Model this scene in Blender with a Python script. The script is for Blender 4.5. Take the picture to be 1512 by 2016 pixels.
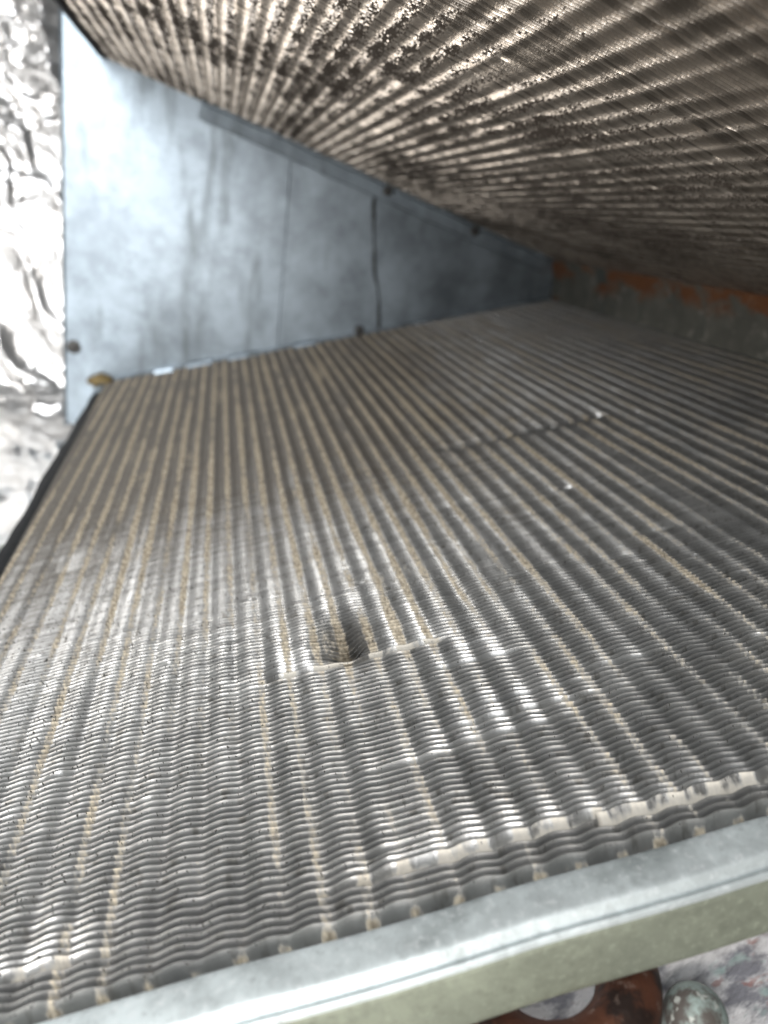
import bpy, math, random
import numpy as np
from mathutils import Matrix, Vector

random.seed(7); rng = np.random.default_rng(7)
scene = bpy.context.scene
for o in list(bpy.data.objects): bpy.data.objects.remove(o)

# ------------------------------------------------------------------ frame of the place (metres)
# X runs along the bisector of the V towards its apex, Y along the ribs to the end plate, Z up.
A = math.radians(15.25)
CA, SA = math.cos(A), math.sin(A)
CAMZ = 0.172
CAM = np.array([0.0, 0.0, CAMZ])
YV = np.array([0.0, 1.0, 0.0])
LF = np.array([CA, 0.0, SA]);  LN = np.array([-SA, 0.0, CA]); LH = -0.103     # lower slab: fin direction, face normal (up)
UF = np.array([CA, 0.0, -SA]); UN = np.array([-SA, 0.0, -CA]); UH = -0.0557   # upper slab: face normal points down
def lo(F, y, n=0.0): return CAM + F*LF + y*YV + (LH + n)*LN
def up(F, y, n=0.0): return CAM + F*UF + y*YV + (UH + n)*UN
YR = 0.0822      # near end of the fin packs
YP = 0.5725      # end plate

# ------------------------------------------------------------------ camera, dim world, lamps, exposure
def cam_axes():
    f = 1500.0
    n = lambda a: a/np.linalg.norm(a)
    dY = n(np.array([(435-756)/f, (405-1008)/f, 1.0]))
    dF = np.array([11640, -2508, 1500.0]); dF = n(dF - dF@dY*dY)
    N = np.cross(dF, dY)
    X = CA*dF - SA*N; Z = SA*dF + CA*N
    return X, dY, Z
xw, yw, zw = cam_axes()
cd = bpy.data.cameras.new('camera'); cam = bpy.data.objects.new('camera', cd); scene.collection.objects.link(cam)
right = Vector((xw[0], yw[0], zw[0])); upv = -Vector((xw[1], yw[1], zw[1])); fwd = Vector((xw[2], yw[2], zw[2]))
m = Matrix((right, upv, -fwd)).transposed().to_4x4(); m.translation = Vector(CAM)
cam.matrix_world = m
cd.sensor_fit = 'VERTICAL'; cd.sensor_height = 36.0; cd.sensor_width = 27.0
cd.lens = 36.0*1500/2016
cd.clip_start = 0.005; cd.clip_end = 200
cd.dof.use_dof = True; cd.dof.focus_distance = 0.160; cd.dof.aperture_fstop = 13.0; cd.dof.aperture_blades = 0
scene.camera = cam

w = bpy.data.worlds.new('World'); scene.world = w; w.use_nodes = True
nt = w.node_tree; nt.nodes.clear()
bg = nt.nodes.new('ShaderNodeBackground'); bg.inputs[0].default_value = (0.80, 0.90, 1.0, 1); bg.inputs[1].default_value = 0.012
wo = nt.nodes.new('ShaderNodeOutputWorld'); nt.links.new(bg.outputs[0], wo.inputs[0])
def area(name, loc, target, size, power, col, spread=180):
    d = bpy.data.lights.new(name, 'AREA'); d.shape = 'DISK'; d.size = size; d.energy = power; d.color = col; d.spread = math.radians(spread)
    o = bpy.data.objects.new(name, d); scene.collection.objects.link(o)
    loc = Vector(loc) + Vector((0, 0, CAMZ)); target = Vector(target) + Vector((0, 0, CAMZ))
    o.location = loc; o.rotation_euler = (loc - target).to_track_quat('Z', 'Y').to_euler()
    return o
# daylight from the open side of the cabinet: cool from above left; the lamps after it are added fills
area('daylight_opening', (-.25, -.12, .26), (0, .30, -.08), .32, 2.0, (0.95, 0.98, 1.0))
area('low_fill', (-.04, -.10, -.055), (-.01, .0, .06), .12, 0.30, (1.0, 0.93, 0.84))  # added lamp that lifts the upper slab in place of bounced light
area('open_end_fill', (-.15, -.24, .05), (-.04, .45, -.05), .26, 0.22, (0.97, 0.98, 1.0), 75)  # added lamp behind the camera for the plate highlight and fin sheen
area('foil_fill', (-.42, .20, .04), (-.27, .60, -.05), .16, 0.17, (1.0, 0.97, 0.93), 75)  # added lamp beside the foil to brighten it
vs = scene.view_settings
vs.view_transform = 'Standard'; vs.look = 'None'; vs.exposure = 0.5; vs.gamma = 1.0; vs.use_curve_mapping = False
scene.cycles.max_bounces = 10; scene.cycles.diffuse_bounces = 5; scene.cycles.glossy_bounces = 6
scene.cycles.caustics_reflective = True; scene.cycles.sample_clamp_indirect = 6.0
scene.cycles.use_denoising = True

# ------------------------------------------------------------------ node helpers
class NG:
    def __init__(s, name):
        s.m = bpy.data.materials.new(name); s.m.use_nodes = True; s.t = s.m.node_tree; s.t.nodes.clear()
        s.out = s.t.nodes.new('ShaderNodeOutputMaterial'); s.b = s.t.nodes.new('ShaderNodeBsdfPrincipled')
        s.t.links.new(s.b.outputs[0], s.out.inputs[0])
    def link(s, v, sock):
        if isinstance(v, bpy.types.NodeSocket): s.t.links.new(v, sock)
        elif isinstance(v, (tuple, list)):
            sock.default_value = tuple(v) if len(sock.default_value) == len(v) else tuple(v) + (1.0,)
        else: sock.default_value = v
    def math(s, op, a, b=0.0, c=0.0, clamp=False):
        n = s.t.nodes.new('ShaderNodeMath'); n.operation = op; n.use_clamp = clamp
        for i, v in enumerate((a, b, c)): s.link(v, n.inputs[i])
        return n.outputs[0]
    def mix(s, f, a, b):
        n = s.t.nodes.new('ShaderNodeMix'); n.data_type = 'RGBA'
        s.link(f, n.inputs[0]); s.link(a, n.inputs[6]); s.link(b, n.inputs[7]); return n.outputs[2]
    def mixf(s, f, a, b):
        n = s.t.nodes.new('ShaderNodeMix'); s.link(f, n.inputs[0]); s.link(a, n.inputs[2]); s.link(b, n.inputs[3]); return n.outputs[0]
    def vscale(s, v, sc, off=(0, 0, 0)):
        n = s.t.nodes.new('ShaderNodeVectorMath'); n.operation = 'MULTIPLY_ADD'
        s.link(v, n.inputs[0]); n.inputs[1].default_value = sc; n.inputs[2].default_value = off; return n.outputs[0]
    def noise(s, v, scale=1.0, detail=3.0, rough=0.55):
        n = s.t.nodes.new('ShaderNodeTexNoise'); s.link(v, n.inputs['Vector'])
        n.inputs['Scale'].default_value = scale; n.inputs['Detail'].default_value = detail; n.inputs['Roughness'].default_value = rough
        return n.outputs['Fac']
    def voronoi(s, v, scale=1.0, feature='F1'):
        n = s.t.nodes.new('ShaderNodeTexVoronoi'); n.feature = feature; s.link(v, n.inputs['Vector']); n.inputs['Scale'].default_value = scale
        return n
    def ramp(s, v, lo_, hi_):
        n = s.t.nodes.new('ShaderNodeMapRange'); n.interpolation_type = 'SMOOTHSTEP'; s.link(v, n.inputs[0])
        n.inputs[1].default_value = lo_; n.inputs[2].default_value = hi_; return n.outputs[0]
    def attr(s, name):
        n = s.t.nodes.new('ShaderNodeAttribute'); n.attribute_name = name; return n.outputs['Vector']
    def obj(s): return s.t.nodes.new('ShaderNodeTexCoord').outputs['Object']
    def sep(s, v):
        n = s.t.nodes.new('ShaderNodeSeparateXYZ'); s.link(v, n.inputs[0]); return n.outputs
    def bump(s, h, strength=0.3, dist=0.001):
        n = s.t.nodes.new('ShaderNodeBump'); n.inputs['Strength'].default_value = strength; n.inputs['Distance'].default_value = dist
        s.link(h, n.inputs['Height']); s.t.links.new(n.outputs[0], s.b.inputs['Normal'])
    def set(s, **k):
        for a, v in k.items(): s.link(v, s.b.inputs[a.replace('_', ' ')])
        return s.m

RIB = 0.00693; RIB0 = 0.00076
FLATS_LO = ((-0.0727, .12, .25), (0.0092, 0, .152), (0.1222, .165, .284), (.0545, .17, .2)); FLATS_UP = ((-.035, .15, .3), (.0545, .17, .24), (.08, .1, .16), (.103, .21, .3))

# ---- lower fins: bare aluminium, tan dust on the crests and their light-facing side, a few dark specks
def mat_fin_lower():
    g = NG('fin_aluminium')
    p = g.attr('fpos'); F, y, d = g.sep(p)
    big = g.noise(g.vscale(p, (22, 9, 0)), 1, 3)
    mid = g.noise(g.vscale(p, (150, 45, 60), (3, 1, 0)), 1, 4, .6)
    gran = g.noise(g.vscale(p, (1300, 625, 500), (1, 7, 0)), 1, 2, .6)
    fine = g.noise(g.vscale(p, (330, 625, 100), (9, 2, 0)), 1, 3, .6)
    perfin = g.noise(g.vscale(p, (18, 625, 0), (2, 5, 0)), 1, 1)
    lit_crest = g.math('COSINE', g.math('MULTIPLY', g.math('SUBTRACT', F, RIB0 - .0011), 2*math.pi/RIB))  # phase moved so pale dust also brightens the slope that faces the light
    # dust is thicker towards the far left of the slab
    reg = g.math('MULTIPLY', g.ramp(y, .13, .33), g.math('SUBTRACT', 1.0, g.ramp(F, 0.03, .17)))
    a = g.math('MULTIPLY_ADD', reg, 0.16, g.math('MULTIPLY_ADD', big, 0.65, g.math('MULTIPLY', mid, 0.5)))
    dx = g.math('DIVIDE', g.math('SUBTRACT', F, .012), .017); dy = g.math('DIVIDE', g.math('SUBTRACT', y, .165), .011)
    loc = g.math('EXPONENT', g.math('MULTIPLY', g.math('ADD', g.math('MULTIPLY', dx, dx), g.math('MULTIPLY', dy, dy)), -1.0))
    g1 = g.math('SUBTRACT', gran, .5)
    prib = g.math('SUBTRACT', g.noise(g.vscale(p, (150, 7, 0), (11, 3, 0)), 1, 2, .6), .5)
    patch = g.math('SUBTRACT', g.noise(g.vscale(p, (75, 40, 0), (1, 13, 0)), 1, 3, .6), .5)
    a = g.math('ADD', a, g.math('MULTIPLY_ADD', prib, 1.35, g.math('MULTIPLY', patch, .7)))
    a = g.math('ADD', a, g.math('MULTIPLY', loc, .34))
    a = g.math('ADD', a, g.math('MULTIPLY_ADD', g.ramp(y, .09, .22), .16, -.15))
    a = g.math('ADD', a, g.math('MULTIPLY_ADD', g.ramp(lit_crest, .0, 1.0), 0.52, -.20))
    a = g.math('ADD', a, g.math('MULTIPLY', g1, 0.60))
    deep = g.math('MULTIPLY', g.ramp(d, .0008, .0022), .32)      # unwashed dust film lower down between the fins
    a = g.math('ADD', a, deep)
    ln = g.t.nodes.new('ShaderNodeAttribute'); ln.attribute_name = 'lint'; lint = ln.outputs['Fac']
    a = g.math('ADD', a, g.math('MULTIPLY', lint, g.math('MULTIPLY_ADD', mid, .45, .26)))
    dust = g.math('MULTIPLY', g.ramp(a, 0.70, 1.08), 0.92)
    tan = g.mix(g.ramp(gran, .3, .7), (0.20, .155, .10), (0.64, .555, .42))
    tan = g.mix(g.math('MULTIPLY', lint, .8), tan, (.70, .655, .58))
    # brown grime lies over the far left of the slab and thins out towards the rail
    gr = g.math('MULTIPLY_ADD', reg, .95, g.math('MULTIPLY_ADD', mid, .55, g.math('MULTIPLY', g1, .30)))
    gr = g.math('ADD', gr, g.math('MULTIPLY', g.ramp(y, .26, .5), .30))
    gr = g.math('ADD', gr, g.math('MULTIPLY_ADD', prib, -.8, g.math('MULTIPLY_ADD', patch, .35, g.math('MULTIPLY', g.math('SUBTRACT', perfin, .5), .35))))
    grime = g.math('MULTIPLY', g.ramp(gr, .15, 1.25), .88)
    alum = g.mix(mid, (0.42, .42, .41), (0.78, .775, .76))
    alum = g.mix(g.ramp(fine, .54, .70), alum, (0.36, .35, .33))
    alum = g.mix(g.math('MULTIPLY', g.ramp(perfin, .45, .7), .45), alum, (0.34, .34, .34))
    col = g.mix(grime, alum, g.mix(gran, (.046, .037, .027), (.15, .125, .095)))
    col = g.mix(dust, col, tan)
    dust = g.math('MAXIMUM', dust, g.math('MULTIPLY', grime, .48))
    leftn = g.math('MULTIPLY', g.math('SUBTRACT', 1.0, g.ramp(F, -.06, .03)), 1.0)
    sp = g.noise(g.vscale(p, (1900, 625, 900), (4, 4, 0)), 1, 1)
    spm = g.math('MULTIPLY', g.ramp(g.math('ADD', sp, g.math('MULTIPLY', leftn, .06)), .715, .75), g.ramp(d, .0012, .0003))
    col = g.mix(spm, col, (0.025, .022, .018))
    nd = g.math('SUBTRACT', 1.0, g.math('MAXIMUM', dust, spm))
    g.bump(gran, .25, .0002)
    return g.set(Base_Color=col, Metallic=g.math('MULTIPLY', nd, .86), Roughness=g.mixf(nd, .85, g.math('MULTIPLY_ADD', mid, .22, .27)))

# ---- upper fins: warm dusty aluminium under a dark crust that has come off in patches
def mat_fin_upper():
    g = NG('fin_crusted_aluminium')
    p = g.attr('fpos'); F, y, d = g.sep(p)
    big = g.noise(g.vscale(p, (26, 10, 0), (5, 2, 0)), 1, 3)
    chunk = g.noise(g.vscale(p, (120, 60, 30), (1, 3, 0)), 1, 4, .62)
    chip = g.noise(g.vscale(p, (1150, 625, 60), (2, 8, 0)), 1, 2, .6)
    rib = g.math('COSINE', g.math('MULTIPLY', g.math('SUBTRACT', F, RIB0 + .0026), 2*math.pi/RIB))
    a = g.math('ADD', g.math('MULTIPLY', chunk, .75), g.math('MULTIPLY', big, .65))
    a = g.math('ADD', a, g.math('MULTIPLY', g.math('SUBTRACT', chip, .5), .75))
    a = g.math('ADD', a, g.math('MULTIPLY', rib, -.08))
    # the crust is thin by the near end of the slab and thick over its middle
    a = g.math('ADD', a, g.math('MULTIPLY_ADD', g.ramp(y, .11, .17), .20, -.07))
    a = g.math('SUBTRACT', a, g.math('MULTIPLY', g.math('MULTIPLY', g.ramp(F, .015, .06), g.math('SUBTRACT', 1.0, g.ramp(y, .15, .24))), .14))
    crust = g.math('MULTIPLY', g.ramp(a, .795, .94), .94)
    beige = g.mix(chunk, (0.36, .315, .27), (0.78, .72, .65))
    dark = g.mix(chip, (0.012, .009, .007), (0.085, .064, .048))
    pf = g.noise(g.vscale(p, (14, 1400, 0), (3, 9, 0)), 1, 0)
    beige = g.mix(g.math('MULTIPLY', g.ramp(pf, .46, .64), .55), beige, (.10, .085, .07))
    col = g.mix(crust, beige, dark)
    nd = g.math('SUBTRACT', 1.0, crust)
    g.bump(chip, .35, .0003)
    return g.set(Base_Color=col, Metallic=g.math('MULTIPLY', nd, .85), Roughness=g.mixf(nd, .85, .33))

def mat_galv(name, tint, rough=.38, stain=0.0, metal=.85, rust=0.0, fine_=False):
    g = NG(name); p = g.obj()
    v = g.voronoi(p, 95 if not fine_ else 420); sp = g.sep(v.outputs['Color'])[0]
    n1 = g.noise(p, 22, 4); n2 = g.noise(g.vscale(p, (60, 60, 9)), 1, 4, .6); n3 = g.noise(p, 420, 2)
    c = g.mix(g.math('MULTIPLY_ADD', sp, .22, g.ramp(g.math('MULTIPLY_ADD', n1, .6, g.math('MULTIPLY', g.noise(p, 75, 4, .65), .4)), .34, .68)), tuple(t*.60 for t in tint), tuple(min(1, t*1.08) for t in tint))
    c = g.mix(g.math('MULTIPLY', g.ramp(n3, .58, .75), .4), c, tuple(t*.55 for t in tint))
    st = g.math('MULTIPLY', g.ramp(n2, .52, .72), stain)
    c = g.mix(st, c, (0.10, .115, .11))
    met = g.math('MULTIPLY', g.math('SUBTRACT', 1.0, g.math('MULTIPLY', st, .6)), metal)
    if rust:
        r = g.math('MULTIPLY', g.ramp(g.noise(g.vscale(p, (60, 26, 60)), 1, 4, .6), .45, .58), rust)
        q = g.sep(p); r = g.math('MULTIPLY', r, g.math('MAXIMUM', g.ramp(g.math('MULTIPLY_ADD', n2, .03, q[2]), .160, .172), g.math('MULTIPLY', g.ramp(q[1], .545, .568), .9)))
        c = g.mix(g.math('MULTIPLY', g.ramp(g.noise(p, 130, 4, .65), .56, .66), .6), c, (.46, .44, .38))
        c = g.mix(r, c, g.mix(n3, (.42, .13, .015), (.14, .04, .01))); met = g.math('MULTIPLY', met, g.math('SUBTRACT', 1.0, r))
    if fine_:
        n4 = g.noise(p, 700, 3, .7)
        c = g.mix(g.math('MULTIPLY', g.ramp(n4, .52, .74), .35), c, tuple(min(1, t*1.5) for t in tint)); c = g.mix(g.math('MULTIPLY', g.ramp(n4, .46, .28), .5), c, tuple(t*.5 for t in tint))
    g.bump(g.math('MULTIPLY_ADD', n1, .7, g.math('MULTIPLY', n3, .12)), .25, .0012)
    return g.set(Base_Color=c, Metallic=met, Roughness=g.math('MULTIPLY_ADD', n1, .22, rough))

def mat_foil():
    g = NG('crumpled_foil'); p = g.obj()
    n = g.noise(p, 60, 4, .6); n2 = g.noise(p, 260, 3, .6)
    g.bump(g.math('MULTIPLY_ADD', n, 1.0, g.math('MULTIPLY', n2, .2)), .25, .002)
    return g.set(Base_Color=g.mix(n, (.72, .71, .70), (.93, .92, .91)), Metallic=.85, Roughness=.29)

def mat_simple(name, c1, c2, rough, metal=0.0, scale=120, bump=.3, dist=.0008):
    g = NG(name); p = g.obj(); n = g.noise(p, scale, 4, .6)
    g.bump(n, bump, dist)
    return g.set(Base_Color=g.mix(g.ramp(n, .3, .7), c1, c2), Metallic=metal, Roughness=rough)

def mat_copper():
    g = NG('tarnished_copper'); p = g.obj()
    n = g.noise(p, 160, 4, .65); n2 = g.noise(p, 60, 3)
    c = g.mix(n2, (.08, .032, .020), (.17, .068, .038)); c = g.mix(g.ramp(n, .42, .62), c, (.035, .022, .018)); c = g.mix(g.math('MULTIPLY', g.ramp(g.noise(p, 420, 3, .7), .58, .70), .6), c, (.30, .22, .18))
    g.bump(n, .5, .0009)
    return g.set(Base_Color=c, Metallic=.5, Roughness=.55)

def mat_verdigris():
    g = NG('dull_greenish_copper'); p = g.obj()
    n = g.noise(p, 180, 4, .65); n2 = g.noise(p, 500, 2)
    c = g.mix(g.ramp(n, .42, .60), (.10, .085, .075), (.30, .36, .33)); c = g.mix(g.ramp(n2, .6, .7), c, (.45, .46, .42))
    return g.set(Base_Color=c, Metallic=.1, Roughness=.62)

def mat_oxide():
    g = NG('oxidised_tube_plate'); p = g.obj()
    n = g.noise(p, 95, 4, .6); n2 = g.noise(g.vscale(p, (1, 1, 1), (3, 1, 5)), 170, 3, .6); n3 = g.noise(g.vscale(p, (1, 1, 1), (7, 4, 2)), 120, 3, .6)
    c = g.mix(g.ramp(n, .40, .58), (.24, .24, .27), (.80, .79, .80))
    c = g.mix(g.math('MULTIPLY', g.ramp(n2, .56, .66), .7), c, (.36, .17, .15))
    c = g.mix(g.math('MULTIPLY', g.ramp(n3, .56, .68), .6), c, (.46, .62, .58))
    g.bump(n2, .7, .0015)
    return g.set(Base_Color=c, Metallic=.15, Roughness=.5)

M = dict(
    finlo=mat_fin_lower(), finup=mat_fin_upper(),
    plate=mat_galv('galvanised_sheet', (.38, .44, .49), .30, stain=.55, metal=.80),
    flange=mat_galv('galvanised_sheet_dull', (.33, .38, .42), .45, stain=.7),
    rail=mat_galv('galvanised_rail', (.76, .82, .82), .48, stain=.6, metal=.45, fine_=True),
    lip=mat_galv('passivated_zinc_lip', (.36, .385, .30), .5, stain=.45, metal=.35, fine_=True),
    oxide=mat_oxide(),
    apex=mat_galv('flaking_painted_steel', (.24, .235, .20), .75, stain=.9, metal=.1, rust=.8),
    foil=mat_foil(), copper=mat_copper(), verd=mat_verdigris(),
    rubber=mat_simple('black_rubber', (.008, .009, .010), (.020, .022, .025), .75, scale=300),
    sealant=mat_simple('aged_sealant', (.16, .11, .04), (.34, .25, .11), .7, scale=220, bump=.8),
    screw=mat_simple('screw_steel', (.05, .05, .05), (.16, .15, .14), .5, metal=.6, scale=500),
    floor=mat_simple('pale_floor', (.52, .49, .45), (.66, .63, .58), .75, scale=9, bump=.1),
    scrap=mat_foil(), gapdark=mat_simple('dark_gap_bead', (.03, .034, .034), (.11, .12, .118), .8, scale=260, bump=.8),
)

# ------------------------------------------------------------------ mesh helpers
COL = scene.collection
def link(name, me, mat, parent=None, kind=None, label=None):
    o = bpy.data.objects.new(name, me); COL.objects.link(o)
    if mat: me.materials.append(mat)
    if parent: o.parent = parent
    if kind: o['kind'] = kind
    if label: o['label'] = label
    return o

def grid_mesh(name, strips, attrs=True, smooth=True):
    """strips: list of (rows, cols, 3) position arrays with (rows, cols, 3) fin coordinates"""
    vs_, at_, fs_ = [], [], []; off = 0
    for P, Q in strips:
        r, c = P.shape[:2]
        idx = np.arange(r*c).reshape(r, c) + off
        fs_.append(np.stack([idx[:-1, :-1], idx[:-1, 1:], idx[1:, 1:], idx[1:, :-1]], -1).reshape(-1, 4))
        vs_.append(P.reshape(-1, 3)); at_.append(Q.reshape(-1, Q.shape[-1])); off += r*c
    V = np.concatenate(vs_).astype(np.float32); Q = np.concatenate(at_).astype(np.float32); Fc = np.concatenate(fs_).astype(np.int32)
    me = bpy.data.meshes.new(name)
    me.vertices.add(len(V)); me.vertices.foreach_set('co', V.ravel())
    me.loops.add(Fc.size); me.loops.foreach_set('vertex_index', Fc.ravel())
    me.polygons.add(len(Fc)); me.polygons.foreach_set('loop_start', np.arange(0, Fc.size, 4, dtype=np.int32))
    me.polygons.foreach_set('use_smooth', np.full(len(Fc), smooth))
    me.update(calc_edges=True)
    if attrs:
        a = me.attributes.new('fpos', 'FLOAT_VECTOR', 'POINT'); a.data.foreach_set('vector', np.ascontiguousarray(Q[:, :3]).ravel())
        l_ = me.attributes.new('lint', 'FLOAT', 'POINT'); l_.data.foreach_set('value', np.ascontiguousarray(Q[:, 3]))
    return me

def poly_mesh(name, verts, faces, smooth=False):
    me = bpy.data.meshes.new(name); me.from_pydata([tuple(map(float, v)) for v in verts], [], faces); me.update()
    if smooth:
        for p in me.polygons: p.use_smooth = True
    return me

def sweep(profile, path_pts, frame, closed=False):
    """profile: list of (a, b); frame(point_param) -> function mapping (a, b) to a world point; builds a strip"""
    V, Fc = [], []
    k = len(profile)
    for t in path_pts:
        for a, b in profile: V.append(frame(t, a, b))
    for i in range(len(path_pts)-1):
        for j in range(k if closed else k-1):
            j2 = (j+1) % k
            Fc.append((i*k+j, i*k+j2, (i+1)*k+j2, (i+1)*k+j))
    return V, Fc

def tube(path, radii, seg=20, cap=True):
    V, Fc = [], []
    path = [np.array(p, float) for p in path]
    prev = None
    for i, p in enumerate(path):
        t = path[min(i+1, len(path)-1)] - path[max(i-1, 0)]; t /= np.linalg.norm(t)
        if prev is None:
            a = np.cross(t, [0.31, .22, .92]); a /= np.linalg.norm(a)
        else:
            a = prev - t*(prev@t); a /= np.linalg.norm(a)
        prev = a; b = np.cross(t, a)
        for s in range(seg):
            an = 2*math.pi*s/seg; V.append(p + radii[i]*(math.cos(an)*a + math.sin(an)*b))
    for i in range(len(path)-1):
        for s in range(seg):
            s2 = (s+1) % seg; Fc.append((i*seg+s, i*seg+s2, (i+1)*seg+s2, (i+1)*seg+s))
    if cap:
        Fc.append(tuple(range(seg))[::-1]); Fc.append(tuple(range((len(path)-1)*seg, len(path)*seg)))
    return V, Fc

# ------------------------------------------------------------------ the setting
S = 6.0
fl = link('floor', poly_mesh('floor', [(-S, -S, 0), (S, -S, 0), (S, S, 0), (-S, S, 0)], [(0, 1, 2, 3)]), M['floor'], kind='structure')

# ------------------------------------------------------------------ evaporator coil
coil = bpy.data.objects.new('evaporator_coil', None); COL.objects.link(coil)
coil['label'] = 'wedge-shaped aluminium fin coil with galvanised end plate and dusty bent fins'
coil['category'] = 'coil'
coil.empty_display_size = 0.05

# ---- noise along fins
def smooth1(n, step, x0, amp):
    k = rng.normal(0, 1, n+4)
    def f(x):
        u = np.clip((x - x0)/step, 0, n); i = u.astype(int); t = u - i; t = t*t*(3-2*t)
        return amp*(k[i]*(1-t) + k[i+1]*t)
    return f
def win(x, a, b, s): return 1/(1+np.exp(-(x-a)/s)) * 1/(1+np.exp((x-b)/s))

def corr(F, flats, y0):
    ph = 2*np.pi*(F - RIB0)/RIB
    c = np.arcsin(0.80*np.cos(ph + .25*np.sin(ph)))/np.arcsin(0.80)
    msk = np.ones_like(F)
    for f0, ya, yb in flats: msk *= 1 - 0.94*np.exp(-((F-f0)/0.0036)**4)*win(y0, ya, yb, .003)
    return -0.00033*c*msk

# damage on the lower slab: (F0, F1, y, push, decay, softness, slope): fins beyond y lean away from the camera and open a gap
LEAN = [
    (-0.0125, 0.0295, 0.1524, 0.0016, 0.012, 0.0010, 0.0),
    (0.0255, 0.0440, 0.1415, 0.0012, 0.006, 0.0010, 0.0),
    (0.0290, 0.0440, 0.1470, 0.0008, 0.003, 0.0012, 0.0),
    (0.0000, 0.1400, 0.0900, 0.0023, 0.006, 0.0045, -0.02),
    (-0.0600, -0.0460, 0.0905, 0.0020, 0.006, 0.0030, 0.0),
    (0.0200, 0.0470, 0.1160, 0.0012, 0.006, 0.0040, 0.0),
    (0.0240, 0.0520, 0.1205, 0.0012, 0.005, 0.0040, 0.0),
    (0.0300, 0.0480, 0.1250, 0.0010, 0.004, 0.0040, 0.0),
    (0.0560, 0.0700, 0.1290, 0.0009, 0.004, 0.0020, 0.0),
    (0.0660, 0.1370, 0.2835, 0.0032, 0.004, 0.0012, 0.05),
    (0.0930, 0.1060, 0.1805, 0.0016, 0.005, 0.0008, 0.0),
    (0.0790, 0.0880, 0.1720, 0.0010, 0.004, 0.0010, 0.0),
    (-0.0800, -0.0590, 0.2440, 0.0012, 0.006, 0.0012, 0.0),
    (0.0060, 0.0200, 0.1145, 0.0008, 0.003, 0.0020, 0.0),
    (0.0300, 0.0560, 0.2300, 0.0010, 0.004, 0.0020, 0.0),
    (0.0830, 0.0960, 0.2230, 0.0012, 0.004, 0.0010, 0.0),
]
UPLEAN = []
for k in range(46):
    f0 = rng.uniform(-.06, .21); ln = rng.uniform(.004, .02)
    UPLEAN.append((f0, f0+ln, rng.uniform(.12, .40), rng.uniform(.0006, .0020)*rng.choice([-1, 1]), rng.uniform(.002, .005), .0012, rng.uniform(-.1, .1)))

def lean_field(F, y0, table):
    s = np.zeros_like(F)
    for f0, f1, yy, push, dec, soft, sl in table:
        yl = yy + sl*(F - f0)
        d = y0 - yl
        s += np.where(d >= 0, push*np.exp(-np.abs(d)/dec), 0.0) * win(F, f0, f1, soft)
        if push > .003: s -= np.where(d < 0, .0024*np.exp(-np.abs(d)/.005), 0.0) * win(F, f0, f1, soft)   # torn open both ways
    return s
def lint_field(F, y0):
    # the first fin behind an opened gap is matted with pale lint
    s = np.zeros_like(F)
    for f0, f1, yy, push, dec, soft, sl in LEAN:
        if push < .0015 or yy > .16: continue
        d = y0 - (yy + sl*(F - f0))
        s = np.maximum(s, ((d >= 0) & (d < PITCH*1.02)) * win(F, f0, f1, soft))
    return s
def bulge_field(F, y0):
    # the thumb-sized nose of fins pushed out over the torn line
    t = lambda x: min(1, max(0, x))
    prof = t((y0-.1490)/.0070)**1.5 * t((.180-y0)/.022)**1.5
    return 0.0060*np.exp(-np.abs((F-0.0066)/0.0052)**2.0) * prof
def drop_field(F, y0):
    d = np.zeros_like(F)
    d += 0.0012*np.exp(-((F-0.0400)/0.0022)**2) * win(np.full_like(F, y0), 0.166, 0.182, 0.003)
    return d

PITCH = 0.0016
wave_lo = [smooth1(60, .006, -.12, 1.0) for _ in range(3)]
def left_end(y): return -.0985 - .0070*(y-.25)/.32
def fin_mesh(slab, y0, per_rib, full, shared=None):
    F0, F1 = (left_end(y0), 0.2335) if slab == 'lo' else (-0.0907, 0.2405)
    n = int((F1-F0)/RIB*per_rib)
    F = np.linspace(F0, F1, n)
    base = y0 + corr(F, FLATS_LO if slab == 'lo' else FLATS_UP, y0)
    base = base + smooth1(9, .045, -.12, 0.00007)(F) + rng.normal(0, .00005)
    top = smooth1(45, .008, -.12, 0.00008 if slab == 'lo' else .00012)(F)
    top = top + (0.0014 - .0006*min(1, max(0, (y0-.20)/.22)) if slab == 'lo' else 0.00105)      # every edge is combed over a little, away from the near end
    # small random nicks on the edge
    for _ in range(rng.poisson(2.2 if slab == 'lo' else 4.0)):
        c = rng.uniform(F0, F1); top = top + rng.normal(0, .00035)*np.exp(-((F-c)/rng.uniform(.0008, .003))**2)
    top = top + lean_field(F, y0, LEAN if slab == 'lo' else UPLEAN)
    if slab == 'lo': top = top - bulge_field(F, y0)
    drop = drop_field(F, y0) if slab == 'lo' else np.zeros_like(F)
    drop = drop + np.abs(top)*0.25 - .0004 + np.abs(smooth1(80, .0045, -.12, .00005)(F))
    lint = lint_field(F, y0) if slab == 'lo' else np.zeros_like(F)
    def rows(depths, dy):
        P, Q = [], []
        for dd in depths:
            k = max(0.0, 1 - dd/0.006)**1.4
            yy = base + top*k + dy
            nn = -dd - drop*math.exp(-dd/.006)
            if slab == 'lo': p = CAM + F[:, None]*LF + yy[:, None]*YV + (LH + nn)[:, None]*LN
            else:            p = CAM + F[:, None]*UF + yy[:, None]*YV + (UH + nn)[:, None]*UN
            P.append(p); Q.append(np.stack([F, np.full_like(F, y0), np.full_like(F, dd), lint], -1))
        return np.stack(P), np.stack(Q)
    t = 0.00006
    def edge():
        a = rows([0.0], -t); b = rows([0.0], t)
        return np.concatenate([a[0], b[0]]), np.concatenate([a[1], b[1]])
    if full: return [rows([0.0, .0015, .005, .036], -t), edge(), rows([0.0, .006, .036], t)]
    return [rows([0.0, .003, .036], -t), edge()]

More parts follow.
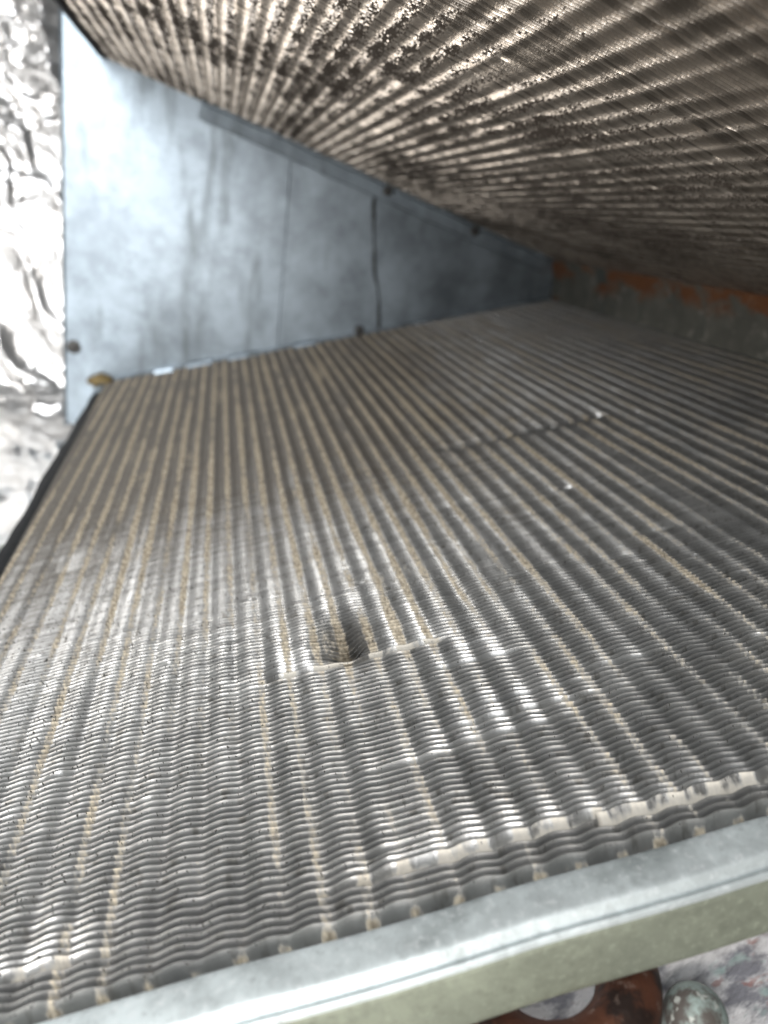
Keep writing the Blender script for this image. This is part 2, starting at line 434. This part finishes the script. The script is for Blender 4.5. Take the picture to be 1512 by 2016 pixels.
def build_slab(slab, mat, y_split, label):
    ys = np.arange(YR + .0022, YP - .0012, PITCH)
    far = []
    near = [y for y in ys if y < y_split]
    for y in ys:
        if y >= y_split: far += fin_mesh(slab, y, 6, False)
    pack = link('fin_pack', grid_mesh('fin_pack', far), mat, coil, kind='stuff', label=label)
    for y in near:
        link('fin', grid_mesh('fin', fin_mesh(slab, y, 8, True)), mat, pack)
    return pack
build_slab('lo', M['finlo'], 0.372, 'lower slab of bare aluminium fins with tan dust')
build_slab('up', M['finup'], 0.274, 'upper slab of warm dusty fins under dark crust')

# ---- tubes through both slabs, with the return bends at the near lower end
for slab, f in (('lo', lo), ('up', up)):
    for k in range(13):
        F = 0.0253 - .0127 - 4*.0254 + .0254*k + (.008 if slab == 'up' else 0)
        V, Fc = tube([f(F, YR+.0008, -.0245), f(F, YP-.001, -.0245)], [.0048]*2, 14)
        link('tube', poly_mesh('tube', V, Fc, True), M['copper'], coil)

def return_bend(Fa, Fb, ydip, n, mat, r=.0054):
    c = (Fa+Fb)/2; R = (Fb-Fa)/2
    pts = [lo(Fa, YR+.0060, n), lo(Fa, YR+.0045, n), lo(Fa, YR-ydip, n)]
    for i in range(1, 24):
        a = math.pi*i/24; pts.append(lo(c - R*math.cos(a), YR-ydip-R*math.sin(a), n))
    pts += [lo(Fb, YR-ydip, n), lo(Fb, YR+.0045, n), lo(Fb, YR+.0060, n)]
    V, Fc = tube(pts, [r]*len(pts), 24)
    return link('return_bend', poly_mesh('return_bend', V, Fc, True), mat, coil)
return_bend(0.0134, 0.0398, -.0016, -.0250, M['copper'])
return_bend(-0.0368, -0.0114, -.0016, -.0250, M['copper'])
return_bend(0.0902, 0.1156, -.0016, -.0250, M['copper'])

# capped stub of the suction header, standing beside the bends
pts = []; rad = []
for i in range(10):
    a = i/9*math.pi/2; pts.append(lo(.0490, .0755, -.0272 - .0055*(1-math.cos(a)))); rad.append(max(.0004, .0053*math.sin(a)))
for i in range(1, 5): pts.append(lo(.0490, .0755, -.0327 - .004*i)); rad.append(.0053)
V, Fc = tube(pts, rad, 24)
link('capped_tube', poly_mesh('capped_tube', V, Fc, True), M['verd'], coil, label='dull greenish copper stub with rounded cap')

# ---- near tube sheet: recessed sheet, flange over the fins, small step, rolled edge, lip
def rail_parts(f, Fa, Fb, n):
    wob = smooth1(30, .012, -.12, .00010); wob2 = smooth1(30, .014, -.12, .00012)
    fr = lambda t, a, b: f(t, a + float(wob(np.array([t]))[0]), b + float(wob2(np.array([t]))[0]))
    T = np.linspace(Fa, Fb, n)
    flange_ = [(YR+.0006, -.0040), (YR+.0006, -.0004), (YR+.0002, .0006), (YR-.0006, .0009), (YR-.0060, .0009), (YR-.0066, .0007),
               (YR-.0073, -.0004), (YR-.0077, -.0008), (YR-.0081, -.0006), (YR-.0085, -.0001), (YR-.0090, -.0004), (YR-.0092, -.0012)]
    V, Fc = sweep(flange_, T, fr)
    o = link('tube_sheet', poly_mesh('tube_sheet', V, Fc, True), M['rail'], coil)
    md = o.modifiers.new('s', 'SUBSURF'); md.levels = md.render_levels = 2
    lip = [(YR-.0080, -.0015), (YR-.0090, -.0013), (YR-.0092, -.0016), (YR-.0092, -.0070), (YR-.0092, -.0128), (YR-.0090, -.0135), (YR-.0084, -.0137), (YR-.0080, -.0132), (YR-.0080, -.0060)]
    V, Fc = sweep(lip, T, fr)
    l_ = link('rail_lip', poly_mesh('rail_lip', V, Fc, True), M['lip'], o, label='greenish dull lip on the front of the rail')
    md = l_.modifiers.new('s', 'SUBSURF'); md.levels = md.render_levels = 1
    V, Fc = sweep([(YR+.0004, -.0010), (YR+.0004, -.020), (YR+.0004, -.058)], T, fr)
    link('tube_plate', poly_mesh('tube_plate', V, Fc, True), M['oxide'], o, label='pale oxidised plate behind the copper bends')
    return o
ts = rail_parts(lo, -.109, .238, 60); ts['label'] = 'galvanised rail along the near end of the lower fins'
rail_parts(up, -.095, .243, 20)

# ---- end plate: sheets in the plane across the far end
def XZ(slab, F, n=0.0):
    p = (lo if slab == 'lo' else up)(F, 0, n); return p[0], p[2]
def prism(name, outline, y0, y1, mat, parent, label=None, sub=0):
    n = len(outline)
    V = [(x, y0, z) for x, z in outline] + [(x, y1, z) for x, z in outline]
    Fc = [tuple(range(n)), tuple(range(2*n-1, n-1, -1))] + [(i, i+n, (i+1) % n + n, (i+1) % n) for i in range(n)]
    return link(name, poly_mesh(name, V, Fc), mat, parent, label=label)
def atX(slab, X, n=0.0):
    # z of the slab face at a given X
    if slab == 'lo': F = (X + SA*(LH+n))/CA
    else: F = (X + SA*(UH+n))/CA
    return XZ(slab, F, n)[1]
def rag(n, s):
    return np.cumsum(rng.normal(0, s, n)) 
# main sheet: from the free left edge to a ragged joint
XL, XJ, XA = -.1015, .1085, .2515
def plate_pt(x, z): return (x, z)
ep_out = [(XL, .30+0.0), (XL-.004, .0), ]
zt = lambda x: atX('up', x, -.0015) ; zb = lambda x: atX('lo', x, -.0015)
# joint line of the two sheets, slightly ragged
jz = np.linspace(zb(XJ+.012), zt(XJ), 14); jx = np.linspace(XJ+.012, XJ-.006, 14) + np.clip(rag(14, .0009), -.002, .002)
main = [(XL-.002, .012), (-.080, .012), (-.076, zb(-.076)-.004)] + [(x, zb(x)) for x in np.linspace(-.07, XJ+.009, 8)]
main += list(zip(jx[1:-1]-.0005, jz[1:-1])) + [(x, zt(x)) for x in np.linspace(XJ-.008, -.066, 8)] + [(-.070, zt(-.07)+.030), (XL+.003, CAMZ+.170)]
ep = prism('end_plate', main, YP, YP+.0012, M['plate'], coil, 'blue grey galvanised end plate, streaked and stained')
sec = [(x, zb(x)) for x in np.linspace(XJ+.006, XA, 6)] + [(XA, zt(XA)+.004)] + [(x, zt(x)) for x in np.linspace(XA-.01, XJ-.012, 6)]
prism('plate_sheet', sec, YP+.0022, YP+.0034, M['plate'], ep)

# crease pressed in the main sheet and a stiff hem on its free edge
V, Fc = tube([(.0448, YP-.0001, zb(.0448)+.002), (.0452, YP-.0001, zt(.0452)-.006)], [.0004]*2, 8)
link('crease', poly_mesh('crease', V, Fc, True), M['flange'], ep)
V, Fc = tube([(XL-.0025, YP+.0004, .010), (XL+.0030, YP+.0004, CAMZ+.172)], [.0011]*2, 10)
link('hem', poly_mesh('hem', V, Fc, True), M['flange'], ep)

# turned flanges that hold the slabs against the plate
def flange(slab, F0, F1, y0, n0, mat, name, depth=.0014):
    f = lo if slab == 'lo' else up
    pr = [(y0, n0), (y0, n0+depth), (YP-.0005, n0+depth), (YP-.0005, n0)]
    N_ = 34; w1 = smooth1(40, .01, -.12, .0006); w2 = smooth1(40, .012, -.12, .0003)
    V, Fc = sweep(pr, np.linspace(F0, F1, N_), lambda t, a, b: f(t, a + (float(w1(np.array([t]))[0]) if a < YP-.001 else 0), b + float(w2(np.array([t]))[0])), closed=True)
    Fc += [(3, 2, 1, 0), tuple(range((N_-1)*4, N_*4))]
    return link(name, poly_mesh(name, V, Fc), mat, ep)
flange('up', -.030, .236, YP-.016, .0004, M['flange'], 'flange')
w3 = smooth1(40, .012, -.12, .0005)
V, Fc = sweep([(YP-.0036, .0), (YP-.0036, .0098), (YP-.0030, .0105), (YP-.0024, .0098), (YP-.0024, .0)], np.linspace(-.030, .236, 40),
              lambda t, a, b: up(t, a, b + float(w3(np.array([t]))[0])*(b > .005)), closed=True)
link('hanging_lip', poly_mesh('hanging_lip', V, Fc), M['flange'], ep)
bp = [(x, YP+.0004, z) for x, z in zip(jx, jz)]; bp = [bp[0]] + [tuple(np.array(bp[i])*(1-t)+np.array(bp[i+1])*t) for i in range(len(bp)-1) for t in (.33, .66, 1)]
V, Fc = tube(bp, [max(.0005, .0011 + .0004*math.sin(i*.45) + rng.normal(0, .00012)) for i in range(len(bp))], 10)
link('joint_gap_bead', poly_mesh('joint_gap_bead', V, Fc, True), M['gapdark'], ep, label='dark ragged bead in place of the open gap down the sheet joint')  # dark bead added where the sheets would leave a shaded gap
flange('lo', -.100, .232, YP-.0045, .0008, M['flange'], 'flange')
# pieces of broken strip lying along the lower joint
for F, L in ((-.071, .013), (-.048, .018), (-.018, .022), (.030, .016)):
    V, Fc = sweep([(YP-.010, .0006), (YP-.0092, .0030), (YP-.0050, .0034), (YP-.0048, .0006)], np.linspace(F, F+L, 5), lambda t, a, b: lo(t, a, b), closed=True)
    Fc += [(3, 2, 1, 0), (16, 17, 18, 19)]
    link('joint_clip', poly_mesh('joint_clip', V, Fc), M['flange'] if F > -.06 else M['plate'], ep)

# screws
def screw(x, z, y=YP, r=.0034):
    V, Fc = [], []
    for rr, dy in ((r*1.45, 0), (r*1.4, -.0008), (r, -.001), (r*.95, -.0030), (r*.55, -.0034), (r*.5, -.0024)):
        for s in range(12):
            a = 2*math.pi*s/12; V.append((x+rr*math.cos(a), y+dy, z+rr*math.sin(a)))
    for i in range(5):
        for s in range(12): Fc.append((i*12+s, i*12+(s+1) % 12, i*12+12+(s+1) % 12, i*12+12+s))
    Fc.append(tuple(range(60, 72)))
    link('screw', poly_mesh('screw', V, Fc), M['screw'], ep)
px = lambda F, N: (CA*F - SA*N, SA*F + CA*N + CAMZ)      # slab-frame point on the plate
screw(*px(-.1212, -.0751))
for F, dn in ((.1010, .0045), (.170, .005)):
    q = up(F, 0, dn); screw(q[0], q[2], YP-.0165, .0024)
q = lo(.0800, 0, .0045); screw(q[0], q[2], YP-.006, .0026)

# ---- apex channel closing the V on the right
aL = XZ('lo', .2325, -.002); aU = XZ('up', .2395, -.002)
V, Fc = [], []
ny, nz = 60, 8
for i in range(ny):
    y = YR + (YP-YR)*i/(ny-1)
    for j in range(nz):
        t = j/(nz-1); V.append((aL[0]*(1-t)+aU[0]*t + .0012*math.sin(t*math.pi) + rng.normal(0, .00035), y, aL[1]*(1-t)+aU[1]*t))
for i in range(ny-1):
    for j in range(nz-1): Fc.append((i*nz+j, (i+1)*nz+j, (i+1)*nz+j+1, i*nz+j+1))
link('apex_channel', poly_mesh('apex_channel', V, Fc, True), M['apex'], coil, label='rusty flaking metal strip at the apex between both slabs')

# ---- black edge gasket and the thin side rail on the left end of the lower slab
gw = smooth1(40, .014, .05, .0005)
V, Fc = sweep([(-.0004, -.0025), (-.0008, -.0006), (-.0030, -.0004), (-.0072, -.0012), (-.0086, -.0040), (-.0090, -.030), (-.0004, -.030)],
              np.linspace(YR, YP-.030, 70), lambda t, a, b: lo(left_end(t) + a + float(gw(np.array([t]))[0])*(a < -.005), t, b), closed=True)
Fc += [tuple(range(6, -1, -1)), tuple(range(69*7, 70*7))]
link('edge_gasket', poly_mesh('edge_gasket', V, Fc), M['rubber'], coil, label='black rubber strip along the left end of lower slab')
V, Fc = sweep([(-.1062, .0004), (-.1125, .0001), (-.1135, -.004), (-.1062, -.004)], np.linspace(YP-.029, YP-.004, 6), lambda t, a, b: lo(a, t, b), closed=True)
Fc += [(3, 2, 1, 0), (20, 21, 22, 23)]
link('side_rail', poly_mesh('side_rail', V, Fc), M['plate'], coil)
V, Fc = sweep([(-.0915, -.0015), (-.0915, .0012), (-.0950, .0012), (-.0965, -.030), (-.0915, -.030)],
              np.linspace(YR, YP-.004, 12), lambda t, a, b: up(a, t, b), closed=True)
Fc += [tuple(range(4, -1, -1)), tuple(range(55, 60))]
link('edge_gasket', poly_mesh('edge_gasket', V, Fc), M['rubber'], coil)

# ---- sealant blobs
def blob(c, r, mat, name, parent, label=None):
    V, Fc = [], []; nu, nv = 14, 9
    c = np.array(c)
    ph = rng.uniform(0, 6, 3)
    for j in range(nv):
        th = math.pi*j/(nv-1)
        for i in range(nu):
            a = 2*math.pi*i/nu
            d = np.array([math.sin(th)*math.cos(a), math.sin(th)*math.sin(a), math.cos(th)])
            k = 1 + .22*math.sin(3*d[0]+ph[0]+2*d[2]) + .15*math.sin(6*d[1]+ph[1]) + .1*math.sin(8*d[2]+ph[2])
            V.append(c + d*np.array(r)*k)
    for j in range(nv-1):
        for i in range(nu): Fc.append((j*nu+i, j*nu+(i+1) % nu, (j+1)*nu+(i+1) % nu, (j+1)*nu+i))
    return link(name, poly_mesh(name, V, Fc, True), mat, parent, label=label)
blob(lo(-.1095, YP-.004, .0025), (.0075, .006, .0042), M['sealant'], 'sealant', coil, 'yellow brown lump of old sealant at corner')

# ------------------------------------------------------------------ foil-faced insulation behind the plate
def ridged(u, v, seed, freqs):
    r = np.random.default_rng(seed); h = np.zeros_like(u)
    for fr, amp, an in freqs:
        for _ in range(4):
            a = r.normal(an, .45); p = r.uniform(0, 6.28, 2); wv = r.uniform(.7, 1.4)*fr
            x = u*math.cos(a) + v*math.sin(a); q = -u*math.sin(a) + v*math.cos(a)
            s = x*wv + p[0] + 1.1*np.sin(q*wv*.55 + p[1]) + .5*np.sin(q*wv*1.3 + p[0])
            h += amp*(1 - np.abs(np.sin(s)))**1.6*(0.5+.5*np.sin(q*wv*.35+p[1]*2))
    return h
def foil_sheet(name, x0, x1, yw_, ztop, nx, nz, seed):
    # facing runs along the floor, turns up in a soft corner and climbs the wall
    L1, Rc = .62, .05; s_ = np.linspace(0, L1 + Rc*math.pi/2 + ztop, nz)
    by = np.zeros(nz); bz = np.zeros(nz); ny_ = np.zeros(nz); nz_ = np.zeros(nz)
    for i, t in enumerate(s_):
        if t < L1: by[i], bz[i], ny_[i], nz_[i] = yw_-Rc-L1+t, 0, 0, 1
        elif t < L1 + Rc*math.pi/2:
            a = (t-L1)/Rc; by[i], bz[i], ny_[i], nz_[i] = yw_-Rc+Rc*math.sin(a), Rc-Rc*math.cos(a), -math.sin(a), math.cos(a)
        else: by[i], bz[i], ny_[i], nz_[i] = yw_, Rc + t-L1-Rc*math.pi/2, -1, 0
    X, T = np.meshgrid(np.linspace(x0, x1, nx), s_)
    h = ridged(X, T, seed, [(48, .0085, 1.15), (120, .0042, 1.0), (290, .0016, .9)])
    Zr = bz[:, None] + 0*X
    h = h*(0.45 + 1.35/(1+np.exp(-(Zr - (CAMZ+.06))/.025)))
    for zs in (CAMZ+.115, CAMZ+.062, CAMZ-.012, CAMZ-.10):       # overlaps of the facing
        d = Zr - zs + .012*np.sin(X*24+zs*40); h += np.where(d > 0, .0022*np.exp(-d/.025), 0)
    h += .003
    P = np.stack([X, by[:, None] + ny_[:, None]*h, bz[:, None] + nz_[:, None]*h], -1)
    return grid_mesh(name, [(P, P)], attrs=False)
fo = link('foil_insulation', foil_sheet('foil_insulation', -.60, -.03, YP+.045, .50, 300, 560, 3), M['foil'])
sol = fo.modifiers.new('t', 'SOLIDIFY'); sol.thickness = .002; sol.offset = -1
fo['label'] = 'crumpled silver foil insulation wall standing behind the grey end plate'; fo['category'] = 'insulation'

# crumpled foil lying on the floor under the copper bends
X, Yg = np.meshgrid(np.linspace(-.06, .17, 150), np.linspace(-.02, .080, 80))
h = ridged(X, Yg, 11, [(60, .006, .6), (150, .0030, 1.2), (380, .0010, .3)])
P = np.stack([X, Yg, .004 + h + .10*np.clip((X-.03)/.14, 0, 1)*0], -1)
sc = link('foil_scrap', grid_mesh('foil_scrap', [(P, P)], attrs=False), M['scrap'])
sc['label'] = 'crumpled pale foil lying on the floor under the copper return bends'; sc['category'] = 'foil'
